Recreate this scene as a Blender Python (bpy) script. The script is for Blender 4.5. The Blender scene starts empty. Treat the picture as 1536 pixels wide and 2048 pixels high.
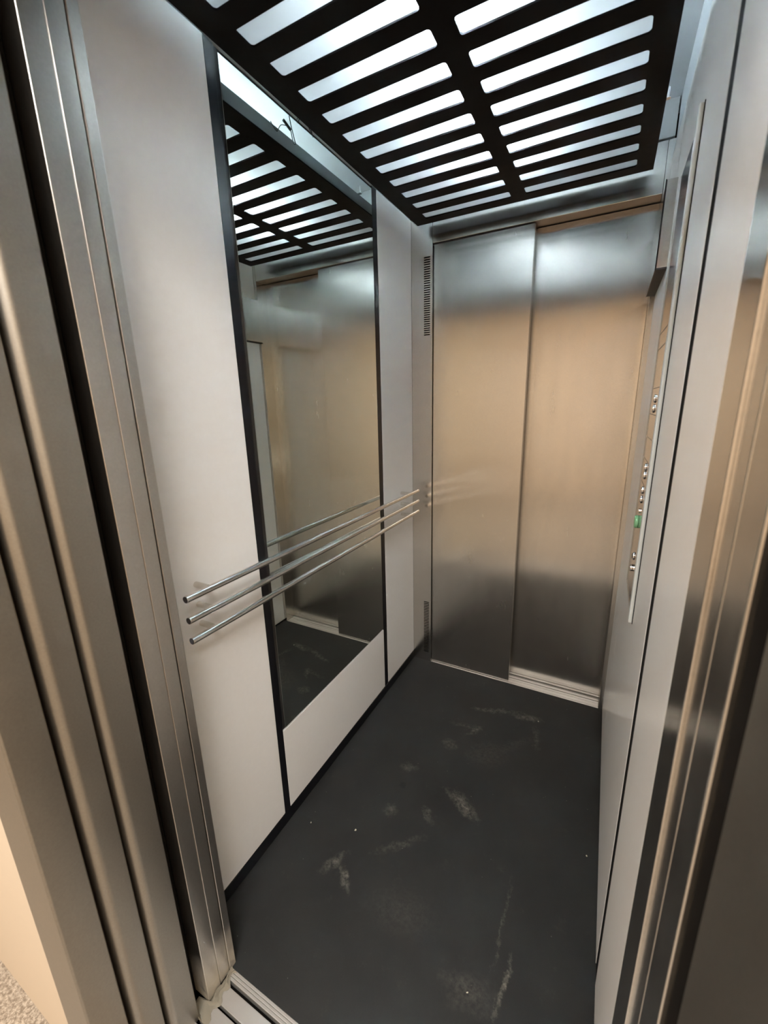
import bpy, bmesh, math, random
from mathutils import Vector, Matrix
random.seed(4)
S = bpy.context.scene
COL = S.collection

# ------------------------------------------------------------------ camera
# metres: x to the right, y into the lift car, z up; car floor at z = 0
cam_d = bpy.data.cameras.new('camera')
cam = bpy.data.objects.new('camera', cam_d); COL.objects.link(cam)
cam_d.sensor_fit = 'VERTICAL'; cam_d.sensor_height = 36.0
cam_d.lens = 823.26 / 2048 * 36.0
cam_d.clip_start = 0.01; cam_d.clip_end = 50
rx, ry, rz = -0.25302, 0.024917, 0.494007
Rw = Matrix.Rotation(rz, 3, 'Z') @ Matrix.Rotation(rx, 3, 'X') @ Matrix(((1, 0, 0), (0, 0, 1), (0, -1, 0))) @ Matrix.Rotation(ry, 3, 'Z')
right, down, fwd = Rw.col[0], Rw.col[1], Rw.col[2]
M = Matrix((right, -down, -fwd)).transposed().to_4x4()
M.translation = Vector((0.8191, -0.4334, 1.3450))
cam.matrix_world = M
S.camera = cam
cam_d.dof.use_dof = True; cam_d.dof.focus_distance = 1.5; cam_d.dof.aperture_fstop = 4.0

# ------------------------------------------------------------------ world, exposure
w = bpy.data.worlds.new('world'); S.world = w; w.use_nodes = True
w.node_tree.nodes['Background'].inputs[0].default_value = (0.5, 0.45, 0.4, 1)
w.node_tree.nodes['Background'].inputs[1].default_value = 0.0
S.view_settings.view_transform = 'Standard'; S.view_settings.look = 'None'
S.view_settings.gamma = 1.0; S.view_settings.use_curve_mapping = False
S.view_settings.exposure = 0.25
S.cycles.use_denoising = True
S.cycles.max_bounces = 14; S.cycles.diffuse_bounces = 6; S.cycles.glossy_bounces = 8; S.cycles.transmission_bounces = 8
S.cycles.sample_clamp_indirect = 80.0
LED_COL = (0.83, 0.95, 1.0); LED_STRENGTH = 560.0
HALL_COL = (1.0, 0.985, 0.945); HALL_W = 62.0
def area(name, loc, size, power, col, rot=(0, 0, 0)):
    l = bpy.data.lights.new(name, 'AREA'); l.shape = 'RECTANGLE'; l.size, l.size_y = size
    l.energy = power; l.color = col
    o = bpy.data.objects.new(name, l); o.location = loc; o.rotation_euler = rot; COL.objects.link(o); return o
area('unseen_hall_light', (1.15, -1.25, 2.6), (1.1, 0.6), HALL_W, HALL_COL)
area('unseen_hall_light', (-0.75, -1.35, 2.6), (1.1, 0.6), HALL_W * .66, HALL_COL)  # second lamp, added out of view to fill the right wall

# ------------------------------------------------------------------ dimensions
W, L, G = 0.9209, 1.3957, 2.0494
C1, C2, XO = 0.0972, 0.9056, 0.5065
ZH, ZP, ZC = 2.0, 2.10, 2.26
XJ = 0.125

# ------------------------------------------------------------------ materials
def mat(name):
    m = bpy.data.materials.new(name); m.use_nodes = True
    nt = m.node_tree; b = nt.nodes['Principled BSDF']; return m, nt, b
def N(nt, t, **k):
    n = nt.nodes.new(t)
    for a, v in k.items(): setattr(n, a, v)
    return n
def noise(nt, scale, detail=4, rough=.55, vec=None, stretch=None):
    n = N(nt, 'ShaderNodeTexNoise'); n.inputs['Scale'].default_value = scale
    n.inputs['Detail'].default_value = detail; n.inputs['Roughness'].default_value = rough
    g = N(nt, 'ShaderNodeNewGeometry')
    if stretch:
        mp = N(nt, 'ShaderNodeMapping'); mp.inputs['Scale'].default_value = stretch
        nt.links.new(g.outputs['Position'], mp.inputs['Vector']); nt.links.new(mp.outputs[0], n.inputs['Vector'])
    else: nt.links.new(g.outputs['Position'], n.inputs['Vector'])
    return n
def mrange(nt, src, a, b, c, d):
    r = N(nt, 'ShaderNodeMapRange'); nt.links.new(src, r.inputs[0])
    for i, v in zip((1, 2, 3, 4), (a, b, c, d)): r.inputs[i].default_value = v
    return r.outputs[0]
def mixc(nt, fac, c1, c2):
    m = N(nt, 'ShaderNodeMix', data_type='RGBA')
    if hasattr(fac, 'node'): nt.links.new(fac, m.inputs[0])
    else: m.inputs[0].default_value = fac
    for i, c in ((6, c1), (7, c2)):
        if hasattr(c, 'node'): nt.links.new(c, m.inputs[i])
        else: m.inputs[i].default_value = (*c, 1)
    return m.outputs[2]
def plain(name, col, rough=.5, metal=0., spec=.5, coat=0.):
    m, nt, b = mat(name)
    b.inputs['Base Color'].default_value = (*col, 1); b.inputs['Roughness'].default_value = rough
    b.inputs['Metallic'].default_value = metal; b.inputs['Specular IOR Level'].default_value = spec
    n = noise(nt, 35, 3)
    nt.links.new(mrange(nt, n.outputs[0], .3, .7, rough * .97, min(1, rough * 1.03)), b.inputs['Roughness'])
    return m
def steel(name, col=(.60, .565, .52), rough=.2, stretch=(1, 1, 1), var=.05, dirt=False, grain=None):
    m, nt, b = mat(name)
    b.inputs['Metallic'].default_value = 1.0
    if grain:      # vertical brushing blurs reflections sideways
        b.inputs['Anisotropic'].default_value = .95
        t = N(nt, 'ShaderNodeCombineXYZ')
        for i in range(3): t.inputs[i].default_value = grain[i]
        nt.links.new(t.outputs[0], b.inputs['Tangent'])
    n = noise(nt, 9, 6, .65, stretch=stretch); n2 = noise(nt, 260, 3, .6)
    nt.links.new(mrange(nt, n.outputs[0], .3, .7, rough - var, rough + var), b.inputs['Roughness'])
    f = mrange(nt, n2.outputs[0], .3, .7, 0, 1)
    c = mixc(nt, f, tuple(x * .95 for x in col), tuple(min(1, x * 1.05) for x in col))
    n3 = noise(nt, 4, 6, .7)
    c = mixc(nt, mrange(nt, n3.outputs[0], .45, .85, 0, .15), c, tuple(x * .85 for x in col))
    if dirt:   # cement dust caked on the foot of the post
        g = N(nt, 'ShaderNodeNewGeometry'); s = N(nt, 'ShaderNodeSeparateXYZ'); nt.links.new(g.outputs['Position'], s.inputs[0])
        nd = noise(nt, 30, 5, .6)
        a = N(nt, 'ShaderNodeMath', operation='MULTIPLY'); nt.links.new(mrange(nt, nd.outputs[0], .3, .55, .15, 1), a.inputs[0])
        nt.links.new(mrange(nt, s.outputs[2], .02, .15, 1, 0), a.inputs[1])
        c = mixc(nt, a.outputs[0], c, (.46, .41, .32))
        inv = N(nt, 'ShaderNodeMath', operation='SUBTRACT'); inv.inputs[0].default_value = 1; nt.links.new(a.outputs[0], inv.inputs[1])
        nt.links.new(inv.outputs[0], b.inputs['Metallic'])
    nt.links.new(c, b.inputs['Base Color'])
    bu = N(nt, 'ShaderNodeBump'); bu.inputs['Strength'].default_value = .04; bu.inputs['Distance'].default_value = .001
    nt.links.new(n2.outputs[0], bu.inputs['Height']); nt.links.new(bu.outputs[0], b.inputs['Normal'])
    return m
STEEL = steel('brushed_steel', col=(.66, .635, .60), rough=.21, stretch=(1, 1, .6))
STEEL_DOOR = steel('brushed_steel_door', col=(.68, .65, .61), rough=.255, stretch=(2.5, 1, .5), var=.02, grain=(1, 0, 0))
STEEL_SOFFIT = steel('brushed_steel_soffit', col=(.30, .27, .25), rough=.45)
PAINTW = plain('pale_sheet_paint', (.66, .70, .73), .4)
STEEL_POST = steel('brushed_steel_post', col=(.56, .53, .49), rough=.30, var=.02, dirt=True)
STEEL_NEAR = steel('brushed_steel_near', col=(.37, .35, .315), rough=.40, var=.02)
STEEL_BAR = steel('satin_steel_bar', col=(.74, .71, .66), rough=.22, var=.01)
ALU = plain('aluminium', (.62, .60, .57), .38, 1.0)
ALU_SILL = plain('aluminium_sill', (.60, .58, .55), .5, .75)
ALU_PALE = plain('pale_anodised_aluminium', (.74, .80, .80), .5, .15)
BLACK = plain('black_gloss_profile', (.006, .006, .008), .33, spec=.35)
BLACKM = plain('black_powder_coat', (.005, .005, .006), .6, spec=.12)
RUBBER = plain('black_rubber', (.02, .02, .02), .7)
DARK = plain('dark_shaft', (.008, .007, .006), .9, spec=.1)
CHROME = plain('chrome', (.85, .85, .85), .08, 1.0)
GREEN = plain('green_plastic', (.26, .60, .33), .35)
UNDER = plain('dark_plastic_and_shade', (.05, .048, .045), .6)
PAINT = plain('grey_sheet_paint', (.45, .47, .48), .45)
HALLWALL = plain('warm_plaster', (.66, .56, .44), .8, spec=.2)
HALLBACK = plain('beige_plaster', (.74, .62, .485), .8, spec=.2)
CHIP = plain('pale_plaster_chip', (.65, .62, .50), .8)
WIRE = plain('wire_insulation', (.03, .05, .05), .5)

def laminate():
    m, nt, b = mat('pale_grey_laminate')
    n = noise(nt, 60, 5, .7); n1 = noise(nt, 3, 4, .6, stretch=(1, 1, .5)); n2 = noise(nt, 500, 2, .5)
    c = mixc(nt, mrange(nt, n.outputs[0], .35, .7, 0, 1), (.83, .82, .80), (.85, .84, .82))
    c = mixc(nt, mrange(nt, n1.outputs[0], .35, .8, 0, .12), c, (.80, .79, .77))
    nt.links.new(c, b.inputs['Base Color'])
    nt.links.new(mrange(nt, n1.outputs[0], .2, .8, .27, .31), b.inputs['Roughness'])
    bu = N(nt, 'ShaderNodeBump'); bu.inputs['Strength'].default_value = .06; bu.inputs['Distance'].default_value = .0005
    nt.links.new(n2.outputs[0], bu.inputs['Height']); nt.links.new(bu.outputs[0], b.inputs['Normal'])
    return m
LAM = laminate()
m, nt, b = mat('mirror_silver'); b.inputs['Metallic'].default_value = 1; b.inputs['Base Color'].default_value = (.80, .84, .80, 1); b.inputs['Roughness'].default_value = 0.0
MIRROR = m

def diffuser():
    m = bpy.data.materials.new('opal_diffuser'); m.use_nodes = True; nt = m.node_tree; nt.nodes.clear()
    o = N(nt, 'ShaderNodeOutputMaterial'); t = N(nt, 'ShaderNodeBsdfTranslucent'); d = N(nt, 'ShaderNodeBsdfDiffuse'); x = N(nt, 'ShaderNodeMixShader')
    t.inputs[0].default_value = (.9, .92, .93, 1); d.inputs[0].default_value = (.85, .87, .88, 1); x.inputs[0].default_value = .3
    nt.links.new(t.outputs[0], x.inputs[1]); nt.links.new(d.outputs[0], x.inputs[2]); nt.links.new(x.outputs[0], o.inputs[0]); return m
OPAL = diffuser()
def emit(name, col, s):
    m = bpy.data.materials.new(name); m.use_nodes = True; nt = m.node_tree; nt.nodes.clear()
    o = N(nt, 'ShaderNodeOutputMaterial'); e = N(nt, 'ShaderNodeEmission'); e.inputs[0].default_value = (*col, 1); e.inputs[1].default_value = s
    nt.links.new(e.outputs[0], o.inputs[0]); return m
LED = emit('led_tube_light', LED_COL, LED_STRENGTH)

def rubber_floor():
    m, nt, b = mat('black_rubber_floor')
    g = N(nt, 'ShaderNodeNewGeometry')
    nf = noise(nt, 900, 2, .5); nb = noise(nt, 5, 6, .65); nm = noise(nt, 70, 8, .75)
    c = mixc(nt, mrange(nt, nb.outputs[0], .35, .7, 0, 1), (.0155, .0168, .0175), (.0225, .0235, .0232))
    c = mixc(nt, mrange(nt, nf.outputs[0], .55, .75, 0, .35), c, (.055, .055, .055))
    # scuffs and dried plaster smears, each with its own place: x, y, half length, half width, angle, strength
    marks = [(.50, 1.178, .085, .010, .35, .55), (.63, 1.195, .055, .014, .15, .7), (.43, 1.157, .022, .007, 0, .8),
             (.450, 1.022, .030, .009, 1.0, .7), (.40, 1.03, .05, .010, .1, .35), (.378, .905, .028, .020, 0, .45),
             (.685, 1.09, .012, .05, .2, .35), (.52, .92, .07, .05, .5, .18), (.273, .727, .030, .014, .3, .4), (.505, .675, .058, .020, -.55, .9),
             (.45, .70, .030, .008, -.2, .4), (.288, .545, .022, .016, 0, .45), (.408, .588, .026, .012, -.9, .55),
             (.368, .455, .07, .012, .75, .35), (.212, .318, .040, .012, 1.1, .6), (.262, .298, .034, .010, -.75, .75),
             (.699, .40, .004, .09, .0, .45), (.728, .27, .005, .055, -.12, .85), (.66, .225, .05, .03, .3, .25), (.45, .30, .09, .05, .2, .12), (.60, 1.0, .1, .02, .9, .15)]
    nw = noise(nt, 28, 5, .7)
    sb = N(nt, 'ShaderNodeVectorMath', operation='SUBTRACT'); nt.links.new(nw.outputs['Color'], sb.inputs[0]); sb.inputs[1].default_value = (.5, .5, .5)
    sc = N(nt, 'ShaderNodeVectorMath', operation='MULTIPLY'); nt.links.new(sb.outputs[0], sc.inputs[0]); sc.inputs[1].default_value = (.06, .06, 0)
    aw = N(nt, 'ShaderNodeVectorMath', operation='ADD'); nt.links.new(g.outputs['Position'], aw.inputs[0]); nt.links.new(sc.outputs[0], aw.inputs[1])
    warp = aw.outputs[0]
    acc = None
    for (x, y, a, bb, ang, s) in marks:
        v = N(nt, 'ShaderNodeMapping'); v.vector_type = 'TEXTURE'
        v.inputs['Location'].default_value = (x, y, 0); v.inputs['Rotation'].default_value = (0, 0, ang); v.inputs['Scale'].default_value = (a, bb, 1)
        nt.links.new(warp, v.inputs['Vector'])
        ln = N(nt, 'ShaderNodeVectorMath', operation='LENGTH'); nt.links.new(v.outputs[0], ln.inputs[0])
        r = mrange(nt, ln.outputs['Value'], .3, 1.5, s, 0)
        if acc is None: acc = r
        else:
            ad = N(nt, 'ShaderNodeMath', operation='MAXIMUM'); nt.links.new(acc, ad.inputs[0]); nt.links.new(r, ad.inputs[1]); acc = ad.outputs[0]
    mul = N(nt, 'ShaderNodeMath', operation='MULTIPLY'); nt.links.new(acc, mul.inputs[0]); nt.links.new(mrange(nt, nm.outputs[0], .40, .68, 0, 1), mul.inputs[1])
    dust = noise(nt, 14, 8, .8)
    d2 = N(nt, 'ShaderNodeMath', operation='ADD'); nt.links.new(mul.outputs[0], d2.inputs[0]); nt.links.new(mrange(nt, dust.outputs[0], .58, .8, 0, .12), d2.inputs[1]); d2.use_clamp = True
    sp = N(nt, 'ShaderNodeTexVoronoi'); sp.inputs['Scale'].default_value = 22; nt.links.new(g.outputs['Position'], sp.inputs['Vector'])
    d3 = N(nt, 'ShaderNodeMath', operation='MAXIMUM'); nt.links.new(d2.outputs[0], d3.inputs[0])
    nt.links.new(mrange(nt, sp.outputs['Distance'], .028, .036, .5, 0), d3.inputs[1])
    c = mixc(nt, d3.outputs[0], c, (.24, .225, .19))
    v = N(nt, 'ShaderNodeVectorMath', operation='DISTANCE'); nt.links.new(warp, v.inputs[0]); v.inputs[1].default_value = (.286, .655, 0)
    c = mixc(nt, mrange(nt, v.outputs['Value'], .008, .017, .75, 0), c, (.006, .009, .009))
    nt.links.new(c, b.inputs['Base Color'])
    b.inputs['Roughness'].default_value = .62; b.inputs['Specular IOR Level'].default_value = .35
    bu = N(nt, 'ShaderNodeBump'); bu.inputs['Strength'].default_value = .25; bu.inputs['Distance'].default_value = .0008
    nt.links.new(nf.outputs[0], bu.inputs['Height']); nt.links.new(bu.outputs[0], b.inputs['Normal'])
    return m
FLOOR = rubber_floor()
def terrazzo():
    m, nt, b = mat('speckled_terrazzo')
    n = noise(nt, 120, 4, .8); n1 = noise(nt, 18, 5, .7)
    c = mixc(nt, mrange(nt, n.outputs[0], .42, .6, 0, 1), (.20, .16, .12), (.50, .43, .35))
    c = mixc(nt, mrange(nt, n1.outputs[0], .45, .7, 0, .4), c, (.25, .21, .17))
    nt.links.new(c, b.inputs['Base Color']); b.inputs['Roughness'].default_value = .35; return m
TERR = terrazzo()

# ------------------------------------------------------------------ mesh helpers
def box(bm, x0, x1, y0, y1, z0, z1):
    v = [bm.verts.new(p) for p in ((x0, y0, z0), (x1, y0, z0), (x1, y1, z0), (x0, y1, z0), (x0, y0, z1), (x1, y0, z1), (x1, y1, z1), (x0, y1, z1))]
    for f in ((0, 3, 2, 1), (4, 5, 6, 7), (0, 1, 5, 4), (1, 2, 6, 5), (2, 3, 7, 6), (3, 0, 4, 7)): bm.faces.new([v[i] for i in f])
def prism(bm, pts, axis, a, b_):
    """extrude a polygon; axis 'z': pts are (x, y); axis 'y': (x, z); axis 'x': (y, z)"""
    def P(p, t): return {'z': (p[0], p[1], t), 'y': (p[0], t, p[1]), 'x': (t, p[0], p[1])}[axis]
    v0 = [bm.verts.new(P(p, a)) for p in pts]; v1 = [bm.verts.new(P(p, b_)) for p in pts]
    bm.faces.new(v0); bm.faces.new(v1); n = len(pts)
    for i in range(n): bm.faces.new([v0[i], v0[(i + 1) % n], v1[(i + 1) % n], v1[i]])
def cyl(bm, p, q, r, n=24, r2=None):
    p, q = Vector(p), Vector(q); d = q - p
    res = bmesh.ops.create_cone(bm, cap_ends=True, segments=n, radius1=r, radius2=r if r2 is None else r2, depth=d.length)
    mt = Matrix.Translation((p + q) / 2) @ d.to_track_quat('Z', 'Y').to_matrix().to_4x4()
    bmesh.ops.transform(bm, matrix=mt, verts=res['verts'])
def obj(name, bm, material, parent=None, bevel=0., smooth=False, segs=2, origin=None):
    bmesh.ops.recalc_face_normals(bm, faces=bm.faces)
    me = bpy.data.meshes.new(name); bm.to_mesh(me); bm.free(); me.materials.append(material)
    o = bpy.data.objects.new(name, me); COL.objects.link(o)
    if parent is not None: o.parent = parent
    if bevel:
        bv = o.modifiers.new('bevel', 'BEVEL'); bv.width = bevel; bv.segments = segs; bv.limit_method = 'ANGLE'; bv.harden_normals = False
    if smooth:
        for p_ in me.polygons: p_.use_smooth = True
        try:
            me.set_sharp_from_angle(angle=math.radians(35))
        except Exception: pass
    return o
def tag(o, label, cat, group=None, kind=None):
    o['label'] = label
    if cat: o['category'] = cat
    if group: o['group'] = group
    if kind: o['kind'] = kind
    return o
def empty(name): 
    o = bpy.data.objects.new(name, None); o.empty_display_size = .05; COL.objects.link(o); return o
def bx(name, dims, material, parent=None, bevel=0.):
    bm = bmesh.new(); box(bm, *dims); return obj(name, bm, material, parent, bevel)
def struct(o, label, cat): return tag(o, label, cat, kind='structure')

# ------------------------------------------------------------------ the car shell
struct(bx('floor', (-.014, W + .012, .0, L, -.03, 0.), FLOOR), 'black rubber floor of the lift car, scuffed and dusty', 'floor')
struct(bx('ceiling', (-.02, W + .02, 0.0125, L + .1, ZC, ZC + .02), PAINT), 'white true ceiling of the lift car above the slotted grille', 'ceiling')
wl = bx('wall_left', (-.05, -.012, .0125, L, 0.0, ZC), BLACK)
struct(wl, 'left wall of the lift car, pale panels divided by black strips', 'wall')
T = .012
for k, (y0, y1, z0, z1) in enumerate(((.0135, .3455, .0445, ZP), (.3735, 1.0555, .0445, .3455), (1.0905, L - .0012, .0445, ZP))):
    bx('panel', (-T, 0.0, y0, y1, z0, z1), LAM, wl, .0008)
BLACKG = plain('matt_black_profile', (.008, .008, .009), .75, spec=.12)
for (y0, y1) in ((.3465, .3727), (1.0563, 1.0897)):
    bx('black_profile', (-T, -.0008, y0, y1, .0445, ZP), BLACK, wl, .0006)
bx('cornice', (-T, -.004, .0135, L - .001, 2.106, ZC - .001), PAINTW, wl)
struct(bx('baseboard_left', (-.0118, .0015, .0135, L - .001, .0002, .0425), BLACK, None, .001), 'black skirting strip along the left wall of the car', 'baseboard')
wr = bx('wall_right', (W + .012, W + .05, .0125, L, 0.0, ZC), BLACK)
struct(wr, 'right wall of the lift car, pale panels with a black strip', 'wall')
for (y0, y1) in ((.1275, .3680), (.4110, 1.1050), (1.1090, L - .0012)):
    bx('panel', (W, W + T, y0, y1, .012, ZP), LAM, wr, .0008)
bx('black_profile', (W + .0007, W + T, .3690, .4100, .012, ZP), BLACKG, wr, .0006)
bx('cornice', (W + .004, W + T, .0135, L - .001, 2.106, ZC - .001), PAINTW, wr)
struct(bx('baseboard_right', (W + .0035, W + .0118, .05, L - .001, .0002, .0115), BLACK), 'thin black skirting under the right wall panels', 'baseboard')

# far end: returns, header, doors
bm = bmesh.new()
Y0, Y1 = L, L + .0015
vx0, vx1 = .0586, .0868
def vent_rows(zs, ze, n): 
    p = (ze - zs) / n; return [(zs + i * p, zs + i * p + p * .52) for i in range(n)]
rows = sorted(vent_rows(.052, .352, 33) + vent_rows(1.642, 1.957, 35))
box(bm, 0, vx0, Y0, Y1, 0, 2.155); box(bm, vx1, C1, Y0, Y1, 0, 2.155)
z = 0.
for (a, b_) in rows:
    box(bm, vx0, vx1, Y0, Y1, z, a); z = b_
box(bm, vx0, vx1, Y0, Y1, z, 2.155)
bmesh.ops.remove_doubles(bm, verts=bm.verts, dist=1e-6)
box(bm, C1 - .0015, C1, Y1 + .0001, L + .022, 0, 2.155)
t1 = obj('trim_1', bm, STEEL)
struct(t1, 'steel corner column with slotted vents left of the far doors', 'column')
bx('vent_backing', (.045, C1 - .003, Y1 + .012, Y1 + .014, .02, 2.0), DARK, t1)
struct(bx('trim_2', (C2, W + .011, L, L + .10, 0, 2.148), STEEL, None, .0006), 'narrow steel return right of the far doors', 'column')
bm = bmesh.new(); box(bm, C1 + .0008, C2 - .0008, L, L + .004, ZH, 2.148)
t3 = obj('trim_3', bm, STEEL_DOOR, None, .0007)
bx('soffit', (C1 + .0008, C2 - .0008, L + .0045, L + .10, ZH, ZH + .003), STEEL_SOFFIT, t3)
struct(t3, 'steel header panel above the far doors', 'lintel')
struct(bx('wall_far', (0., W, L + .004, L + .02, 2.156, ZC), PAINT), 'painted sheet above the header at the far end', 'wall')
d1 = struct(empty('door_1'), 'closed steel two-leaf sliding doors at the far end of the car', 'door')
bx('door_leaf', (.02 + C1 - .02 + .0022, XO, L + .0105, L + .0375, .0035, 1.9965), STEEL_DOOR, d1, .0012)
bx('door_leaf', (XO - .05, C2 + .0, L + .072, L + .099, .0035, 1.9975), STEEL_DOOR, d1, .0012)
struct(bx('wall_shaft', (-.1, 1.1, L + .13, L + .15, -.1, 2.3), DARK), 'dark shaft wall behind the far doors', 'wall')

def sill(name, x0, x1, strips, label, zt=.0005, zb=-.02, groove=-.012):
    r = struct(empty(name), label, 'door sill')
    for (a, b_) in strips: bx('track', (x0, x1, a, b_, groove - .004, zt), ALU_SILL, r, .0006)
    bx('sill_base', (x0, x1, min(s[0] for s in strips), max(s[1] for s in strips), zb, groove - .0045), DARK, r)
    return r
fs = [(L + .0003, L + .0088), (L + .0100, L + .0310), (L + .0325, L + .0455), (L + .0500, L + .0640), (L + .0665, L + .0800), (L + .0845, L + .1090)]
sill('trim_4', C1 + .001, C2 - .001, fs, 'grooved aluminium sill under the far doors')

# ------------------------------------------------------------------ near entrance, left side (car leaves, landing leaves, landing frame)
ZT = 1.999
def arc_leaf(bm, xl, xr, y0, y1, r, z0, z1, rf=.0015):
    pts = [(xl, y0)]
    for i in range(9):
        a = -math.pi / 2 + (math.pi / 2) * i / 8
        pts.append((xr - r + r * math.cos(a), y0 + r + r * math.sin(a)))
    pts += [(xr, y1 - rf), (xr - rf, y1), (xl, y1)]
    prism(bm, pts, 'z', z0, z1)
struct(bx('trim_5', (-.05, XJ, -.0060, .0117, 0.0006, ZC), STEEL_POST, None, .0012), 'steel edge post of the car at the left of the near entrance', 'post')
d2 = struct(empty('door_2'), 'open steel leaves of the car door stacked at the left jamb', 'door')
for (y0, y1, dx) in ((-.0345, -.0070, -.0012), (-.0690, -.0352, .0002)):
    bm = bmesh.new(); arc_leaf(bm, -.40, XJ + dx, y0, y1, .0016, .0012, ZT)
    obj('door_leaf', bm, STEEL_POST, d2, smooth=True)
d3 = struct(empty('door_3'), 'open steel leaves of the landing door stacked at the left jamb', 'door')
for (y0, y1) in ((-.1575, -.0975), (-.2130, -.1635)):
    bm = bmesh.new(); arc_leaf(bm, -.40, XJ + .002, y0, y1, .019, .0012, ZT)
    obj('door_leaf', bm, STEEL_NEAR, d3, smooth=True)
t6 = struct(empty('trim_6'), 'steel frame of the landing door around the near opening', 'door frame')
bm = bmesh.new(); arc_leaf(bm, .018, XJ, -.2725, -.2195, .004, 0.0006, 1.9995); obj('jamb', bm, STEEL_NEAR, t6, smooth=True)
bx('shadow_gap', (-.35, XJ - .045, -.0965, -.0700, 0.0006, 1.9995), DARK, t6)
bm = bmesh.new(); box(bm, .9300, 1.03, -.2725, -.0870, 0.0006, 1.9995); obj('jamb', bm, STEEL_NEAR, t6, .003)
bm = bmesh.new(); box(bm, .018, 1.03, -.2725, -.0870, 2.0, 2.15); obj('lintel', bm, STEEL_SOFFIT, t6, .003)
# right side of the near entrance
bm = bmesh.new()
box(bm, W - .0001, W + .045, .0480, .1268, 0.0006, ZC)
obj_a = obj('trim_7', bm, STEEL, None, .0015); struct(obj_a, 'steel slam post of the car right of the near entrance', 'post')
bx('edge_strip', (.9243, .9600, .0030, .0474, 0.0006, ZC), STEEL, obj_a, .0018)
bx('edge_strip', (.9246, .9600, -.0580, .0022, 0.0006, ZC), STEEL, obj_a, .0022)
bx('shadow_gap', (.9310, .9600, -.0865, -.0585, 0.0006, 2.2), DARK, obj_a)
struct(bx('trim_8', (-.05, W + .045, -.060, .0117, ZC + .0005, ZC + .08), STEEL), 'top rail of the car over the near entrance', 'lintel')
bm = bmesh.new(); box(bm, XJ + .001, .9205, -.0600, .0100, 1.985, ZC)
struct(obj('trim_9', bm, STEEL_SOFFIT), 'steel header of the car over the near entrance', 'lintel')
ns = [(-.0062, -.0003), (-.0124, -.0070), (-.0190, -.0131), (-.0600, -.0285)]
sill('trim_10', XJ + .0008, .9225, ns, 'grooved aluminium sill of the car at the near entrance')
sill('trim_11', XJ + .0008, .9290, [(-.0980, -.0670), (-.1300, -.1060), (-.1620, -.1380)], 'aluminium sill of the landing at the near entrance')

# ------------------------------------------------------------------ the landing hall
HY = -.262
bm = bmesh.new(); box(bm, -2.0, .0170, HY, -.225, 0, 2.7); box(bm, 1.0310, 2.2, HY, -.225, 0, 2.7); box(bm, .0170, 1.0310, HY, -.225, 2.151, 2.7)
struct(obj('wall_front', bm, HALLWALL), 'warm cream plaster wall of the landing around the lift opening', 'wall')
struct(bx('wall_back', (-2.0, 2.2, -3.02, -3.0, 0, 2.7), HALLBACK), 'cream plaster wall of the landing opposite the lift', 'wall')
struct(bx('wall_hall_left', (-2.02, -2.0, -3.0, HY, 0, 2.7), HALLWALL), 'cream plaster wall at the left end of the landing', 'wall')
struct(bx('wall_hall_right', (2.2, 2.22, -3.0, HY, 0, 2.7), HALLWALL), 'cream plaster wall at the right end of the landing', 'wall')
bm = bmesh.new(); box(bm, -2.0, 2.2, -3.0, HY, -.03, -.0003); box(bm, .0170, 1.03, HY, -.1630, -.03, -.0003)
struct(obj('floor_hall', bm, TERR), 'speckled beige terrazzo floor of the landing', 'floor')
struct(bx('ceiling_hall', (-2.0, 2.2, -3.0, HY, 2.7, 2.72), HALLWALL), 'cream ceiling of the landing', 'ceiling')

# ------------------------------------------------------------------ mirror
mr = empty('mirror'); tag(mr, 'tall mirror between the black strips of the left wall', 'mirror')
bx('backing', (-.0118, -.0045, .3740, 1.0550, .3475, 2.0915), BLACK, mr)
bx('glass', (-.0043, .0, .3840, 1.0535, .3515, 2.0905), MIRROR, mr, .0006)

# ------------------------------------------------------------------ handrails
CAP = plain('dark_end_cap', (.07, .065, .07), .5, .3)
def rail(z):
    r = empty('handrail')
    bm = bmesh.new(); cyl(bm, (.0504, .0793, z), (.0504, 1.3401, z), .0083, 32)
    b_ = obj('bar', bm, STEEL_BAR, r, .0008, True)
    bm = bmesh.new(); cyl(bm, (.0504, .0787, z), (.0504, .0792, z), .0074, 24); obj('end_cap', bm, CAP, b_)
    for y in (.1452, 1.2597):
        bm = bmesh.new(); cyl(bm, (.0003, y, z), (.0435, y, z), .0072, 24); obj('standoff', bm, STEEL_BAR, r, 0, True)
    return r
zs = (.9485, .8980, .8481)
for z, t in zip(zs, ('top', 'middle', 'bottom')):
    tag(rail(z), t + ' one of the three steel tube handrails across the mirror wall', 'handrail', 'steel handrails on the mirror wall')

# ------------------------------------------------------------------ ceiling light: slotted black grille, opal diffuser, tubes
cl = empty('ceiling_light'); cl.location = (0, 0, 0)
tag(cl, 'luminous ceiling behind a slotted black steel grille', 'ceiling light')
GX0, GX1, GY0, GY1 = .0573, .8689, .0640, 1.3321
LX0, LX1, RX0, RX1 = .1125, .4400, .4890, .8212
PITCH, SLOT, S_END = .09165, .0470, 1.2850
NS = 13
slots = [(S_END - SLOT - i * PITCH, S_END - i * PITCH) for i in range(NS)]
zb, zt = G, G + .004
R_ = .0075
def fil(cx, cy, a0, a1, r, n=5): return [(cx + r * math.cos(a0 + (a1 - a0) * i / n), cy + r * math.sin(a0 + (a1 - a0) * i / n)) for i in range(n + 1)]
bm = bmesh.new()
ys0, ys1 = slots[-1][0], slots[0][1]
box(bm, GX0, LX0, GY0, GY1, zb, zt); box(bm, RX1, GX1, GY0, GY1, zb, zt)
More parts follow.
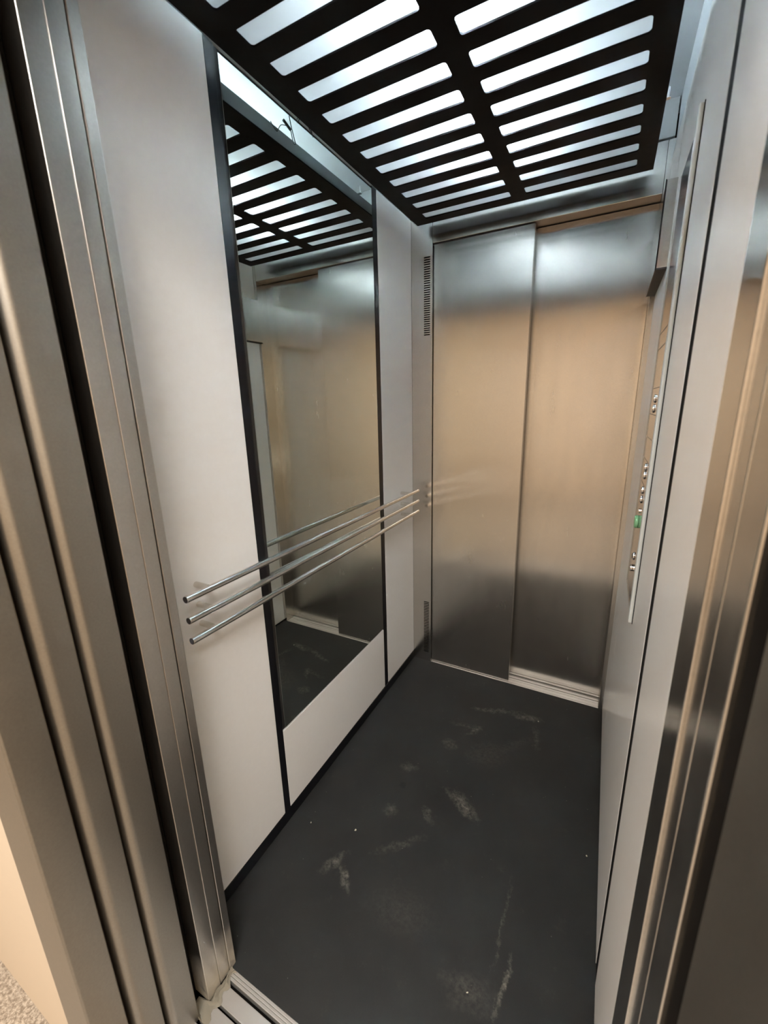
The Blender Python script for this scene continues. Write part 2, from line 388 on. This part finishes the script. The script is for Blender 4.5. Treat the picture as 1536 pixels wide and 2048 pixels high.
for (xa, xb) in ((LX0, LX1), (RX0, RX1)):      # end borders with rounded slot corners
    prism(bm, [(xa, ys1 - R_)] + fil(xa + R_, ys1 - R_, math.pi, math.pi / 2, R_) + fil(xb - R_, ys1 - R_, math.pi / 2, 0, R_) + [(xb, GY1), (xa, GY1)], 'z', zb, zt)
    prism(bm, [(xa, ys0 + R_)] + fil(xa + R_, ys0 + R_, math.pi, 1.5 * math.pi, R_) + fil(xb - R_, ys0 + R_, 1.5 * math.pi, 2 * math.pi, R_) + [(xb, GY0), (xa, GY0)], 'z', zb, zt)
obj('frame', bm, BLACKM, cl)
bx('crossbar', (LX1, RX0, GY0, GY1, zb, zt), BLACKM, cl)
for (xa, xb) in ((LX0, LX1), (RX0, RX1)):
    base = None
    for i in range(NS - 1):
        a, b_ = slots[i + 1][1], slots[i][0]
        if base is None:
            bm = bmesh.new()
            pts = [(xa, b_ + R_)] + fil(xa + R_, b_ + R_, math.pi, 1.5 * math.pi, R_) + fil(xb - R_, b_ + R_, 1.5 * math.pi, 2 * math.pi, R_)
            pts += fil(xb - R_, a - R_, 0, math.pi / 2, R_) + fil(xa + R_, a - R_, math.pi / 2, math.pi, R_)
            prism(bm, pts, 'z', zb, zt); base = obj('slat', bm, BLACKM, cl)
        else:
            o = base.copy(); COL.objects.link(o); o.parent = cl; o.location = (0, -i * PITCH, 0)
bm = bmesh.new()
box(bm, GX0, GX0 + .0015, GY0, GY1, zt, G + .0375); box(bm, GX1 - .0015, GX1, GY0, GY1, zt, G + .0375)
box(bm, GX0 + .0015, GX1 - .0015, GY0, GY0 + .0015, zt, G + .0375); box(bm, GX0 + .0015, GX1 - .0015, GY1 - .0015, GY1, zt, G + .0375)
obj('rim', bm, plain('grey_painted_rim', (.13, .145, .155), .5), cl)
bx('diffuser', (GX0 + .003, GX1 - .003, GY0 + .003, GY1 - .003, G + .0075, G + .0085), OPAL, cl)
for (x, y0, y1) in ((.464, .30, 1.05),):
    bm = bmesh.new(); cyl(bm, (x, y0, G + .064), (x, y1, G + .064), .009, 16); obj('led_tube', bm, LED, cl, 0, True)
    bm = bmesh.new(); zt_ = G + .084
    for a_, b2 in ((x - .024, x - .021), (x + .021, x + .024)): box(bm, a_, b2, y0 - .02, y1 + .02, G + .0545, zt_)
    box(bm, x - .0209, x + .0209, y0 - .02, y0 - .017, G + .0545, zt_); box(bm, x - .0209, x + .0209, y1 + .017, y1 + .02, G + .0545, zt_)
    box(bm, x - .024, x + .024, y0 - .02, y1 + .02, zt_ + .0001, zt_ + .002)
    obj('added_light_shield', bm, PAINTW, cl)  # unseen channel added to block the tube's sideways light

# suspension clips of the grille
def clip(x, y, s, label):
    r = empty('mounting_clip'); r.location = (0, 0, 0)
    bm = bmesh.new(); box(bm, min(x, x + s * .016), max(x, x + s * .016), y - .006, y + .006, G + .0378, G + .0395)
    obj('tab', bm, CHROME, r, .0004)
    bm = bmesh.new(); cyl(bm, (x + s * .010, y, G + .0396), (x + s * .010, y, G + .062), .003, 12); obj('screw', bm, CHROME, r, 0, True)
    tag(r, label, 'clip')
clip(GX1 - .004, 1.05, 1, 'small bright metal clip between the grille edge and the right wall')
clip(GX0 + .004, 1.06, -1, 'small bright metal clip between the grille edge and the mirror')

# loose wires hanging beside the mirror
wr_ = empty('wire_connector'); tag(wr_, 'loose thin wires with a small connector above the mirror', 'wires')
def tube(name, pts, r, m, parent):
    cu = bpy.data.curves.new(name, 'CURVE'); cu.dimensions = '3D'; cu.bevel_depth = r; cu.bevel_resolution = 2
    sp = cu.splines.new('NURBS'); sp.points.add(len(pts) - 1)
    for p_, q in zip(sp.points, pts): p_.co = (*q, 1)
    sp.use_endpoint_u = True; sp.order_u = 3; cu.materials.append(m)
    t_ = bpy.data.objects.new('tmp', cu); COL.objects.link(t_); bpy.context.view_layer.update()
    me = bpy.data.meshes.new_from_object(t_.evaluated_get(bpy.context.evaluated_depsgraph_get())); bpy.data.objects.remove(t_)
    o = bpy.data.objects.new(name, me); COL.objects.link(o); o.parent = parent; return o
X = .030
tube('wire', [(X, .648, ZC), (X, .650, 2.20), (X, .652, 2.135), (X, .655, 2.112), (X, .662, 2.090), (X, .672, 2.068), (X, .676, 2.060), (X + .004, .669, 2.060), (X, .660, 2.075), (X - .003, .652, 2.085)], .0011, WIRE, wr_)
tube('wire', [(X - .003, .640, 2.086), (X, .628, 2.084), (X, .615, 2.078), (X, .606, 2.066), (X + .006, .604, 2.055), (X + .024, .604, 2.087)], .0009, WIRE, wr_)
bm = bmesh.new(); cyl(bm, (X - .003, .624, 2.092), (X - .003, .652, 2.083), .0035, 12); obj('connector', bm, WIRE, wr_, 0, True)

# ------------------------------------------------------------------ control panel on the right wall
cp = empty('control_panel'); tag(cp, 'tall steel lift control panel with buttons on the right wall', 'control panel')
FX = .9140
CPZ0, CPZ1, CPY0, CPY1 = .836, 1.837, .680, .880
bx('plate', (FX, W - .0002, CPY0, CPY1, CPZ0, CPZ1), steel('polished_plate', col=(.34, .31, .30), rough=.12, var=.02), cp, .0008)
bx('side_rail', (.9116, W - .0002, .6600, .6795, .807, 1.872), ALU_PALE, cp, .003)
bx('side_rail', (.9126, W - .0002, .8805, .8900, .830, 1.843), ALU, cp, .002)
bx('shadow_line', (W - .0016, W - .0002, .6568, .6598, .807, 1.872), BLACKG, cp)  # black strip painted in for the shadow line where rail meets wall
bx('end_trim', (.9128, W - .0002, .6800, .8800, .829, .8355), ALU, cp, .001)
for z in (1.50, 1.463, 1.370, 1.308, 1.250, 1.195, 1.135):
    bx('joint', (FX - .0006, FX - .0001, CPY0 + .001, CPY1 - .001, z - .0008, z + .0008), BLACK if z > 1.3 else ALU, cp)
def button(z, y=.775, r=.013, face=CHROME, h=.0042, label=None):
    bm = bmesh.new(); cyl(bm, (FX - .0001, y, z), (FX - h * .7, y, z), r, 24, r * .92); o = obj('push_button', bm, CHROME, cp, .0006, True)
    bm = bmesh.new(); cyl(bm, (FX - h * .7, y, z), (FX - h, y, z), r * .66, 24); obj('button_face', bm, face, o, .0005, True)
    if label: o['label'] = label
for z in (1.345, 1.322, 1.180, 1.160, 1.122, 1.098): button(z, r=.0105)
bm = bmesh.new(); cyl(bm, (FX - .0001, .79, 1.035), (FX - .0085, .79, 1.035), .0175, 28, .016); o = obj('alarm_button', bm, GREEN, cp, .002, True); o['label'] = 'large pale green round button'
bm = bmesh.new(); cyl(bm, (FX - .0001, .775, 1.068), (FX - .003, .775, 1.068), .006, 16); obj('indicator_lamp', bm, CHROME, cp, 0, True)
button(.945, r=.011, face=UNDER)
bm = bmesh.new(); cyl(bm, (FX - .0001, .775, .912), (FX - .006, .775, .912), .0095, 20); o = obj('key_switch', bm, CHROME, cp, .0008, True)
bx('key_slot', (FX - .0063, FX - .00605, .774, .776, .906, .918), BLACK, o)

# wall box in the far right corner, above the panel
ib = empty('wall_box'); tag(ib, 'brushed steel box with underside coloured dark as unlit, high in the right corner by the doors', 'wall box')
bx('housing', (.8955, W - .0002, 1.0465, L - .0015, 1.6945, 1.9050), STEEL, ib, .0012)
bx('underside', (.8955, W - .0002, 1.0465, L - .0015, 1.6900, 1.6943), UNDER, ib)  # dark colour stands in for the unlit shade under the box
bm = bmesh.new(); box(bm, .8930, .8953, 1.0450, 1.0490, 1.6900, 1.9050); box(bm, .8930, .8953, 1.0450, L - .0015, 1.6885, 1.6920)
obj('edge_seal', bm, BLACK, ib)

# ------------------------------------------------------------------ plaster chips on the floor
def chip(x, y, s, label, seed):
    rnd = random.Random(seed); bm = bmesh.new(); n = 7; top = []; bot = []
    for i in range(n):
        a = 2 * math.pi * i / n; r = s * rnd.uniform(.5, 1.0)
        bot.append(bm.verts.new((r * math.cos(a), r * .6 * math.sin(a), 0))); top.append(bm.verts.new((r * .7 * math.cos(a), r * .42 * math.sin(a), s * rnd.uniform(.25, .45))))
    bm.faces.new(bot[::-1]); bm.faces.new(top)
    for i in range(n): bm.faces.new((bot[i], bot[(i + 1) % n], top[(i + 1) % n], top[i]))
    o = obj('plaster_chip', bm, CHIP); o.location = (x, y, .0002); o.rotation_euler = (0, 0, rnd.uniform(0, 3)); tag(o, label, 'chip', 'plaster chips on the black floor')
chip(.2177, .4314, .0055, 'largest pale plaster chip, on the floor below the mirror', 1)
chip(.0713, .3854, .0036, 'white plaster chip on the floor near the foot of the wide black strip', 2)
chip(.8897, .6829, .0045, 'small white plaster chip on the floor against the right wall', 3)
chip(.6569, .2235, .0035, 'tiny white plaster chip on the floor nearest the entrance sill', 4)
chip(.6780, 1.194, .0040, 'pale plaster chip at the end of the smear before the far doors', 5)

# cement residue caked in the corner of the near sill
bm = bmesh.new(); rnd = random.Random(7); nx, ny = 9, 16; grid = []
for j in range(ny):
    row = []; y = -.100 + .098 * j / (ny - 1)
    for i in range(nx):
        u = i / (nx - 1); xr = .150 + .006 * math.sin(j * 1.3) - .22 * max(0, y + .060) + rnd.uniform(-.002, .002)
        x = .1262 + (xr - .1262) * u - (.03 * (1 - u) if -.094 < y < -.073 else 0)
        row.append(bm.verts.new((x, y, .0008 + (1 - u) * .012 * (.55 + .45 * math.sin(j * .9 + i)) * (1 if 0 < i < nx - 1 else .1) + rnd.uniform(0, .001))))
    grid.append(row)
for j in range(ny - 1):
    for i in range(nx - 1): bm.faces.new((grid[j][i], grid[j][i + 1], grid[j + 1][i + 1], grid[j + 1][i]))
ring = [grid[0][i] for i in range(nx)] + [grid[j][nx - 1] for j in range(1, ny)] + [grid[ny - 1][i] for i in range(nx - 2, -1, -1)] + [grid[j][0] for j in range(ny - 2, 0, -1)]
low = [bm.verts.new((v.co.x, v.co.y, .0006)) for v in ring]
for i in range(len(ring)):
    k = (i + 1) % len(ring)
    if (ring[i].co - low[i].co).length > 1e-7: bm.faces.new((ring[i], low[i], low[k], ring[k]))
o = obj('cement_residue', bm, plain('cement_dust', (.27, .245, .195), .9, spec=.1), None, 0, True)
tag(o, 'beige cement dust caked where the left jamb meets the entrance sill', 'cement dust', kind='stuff')
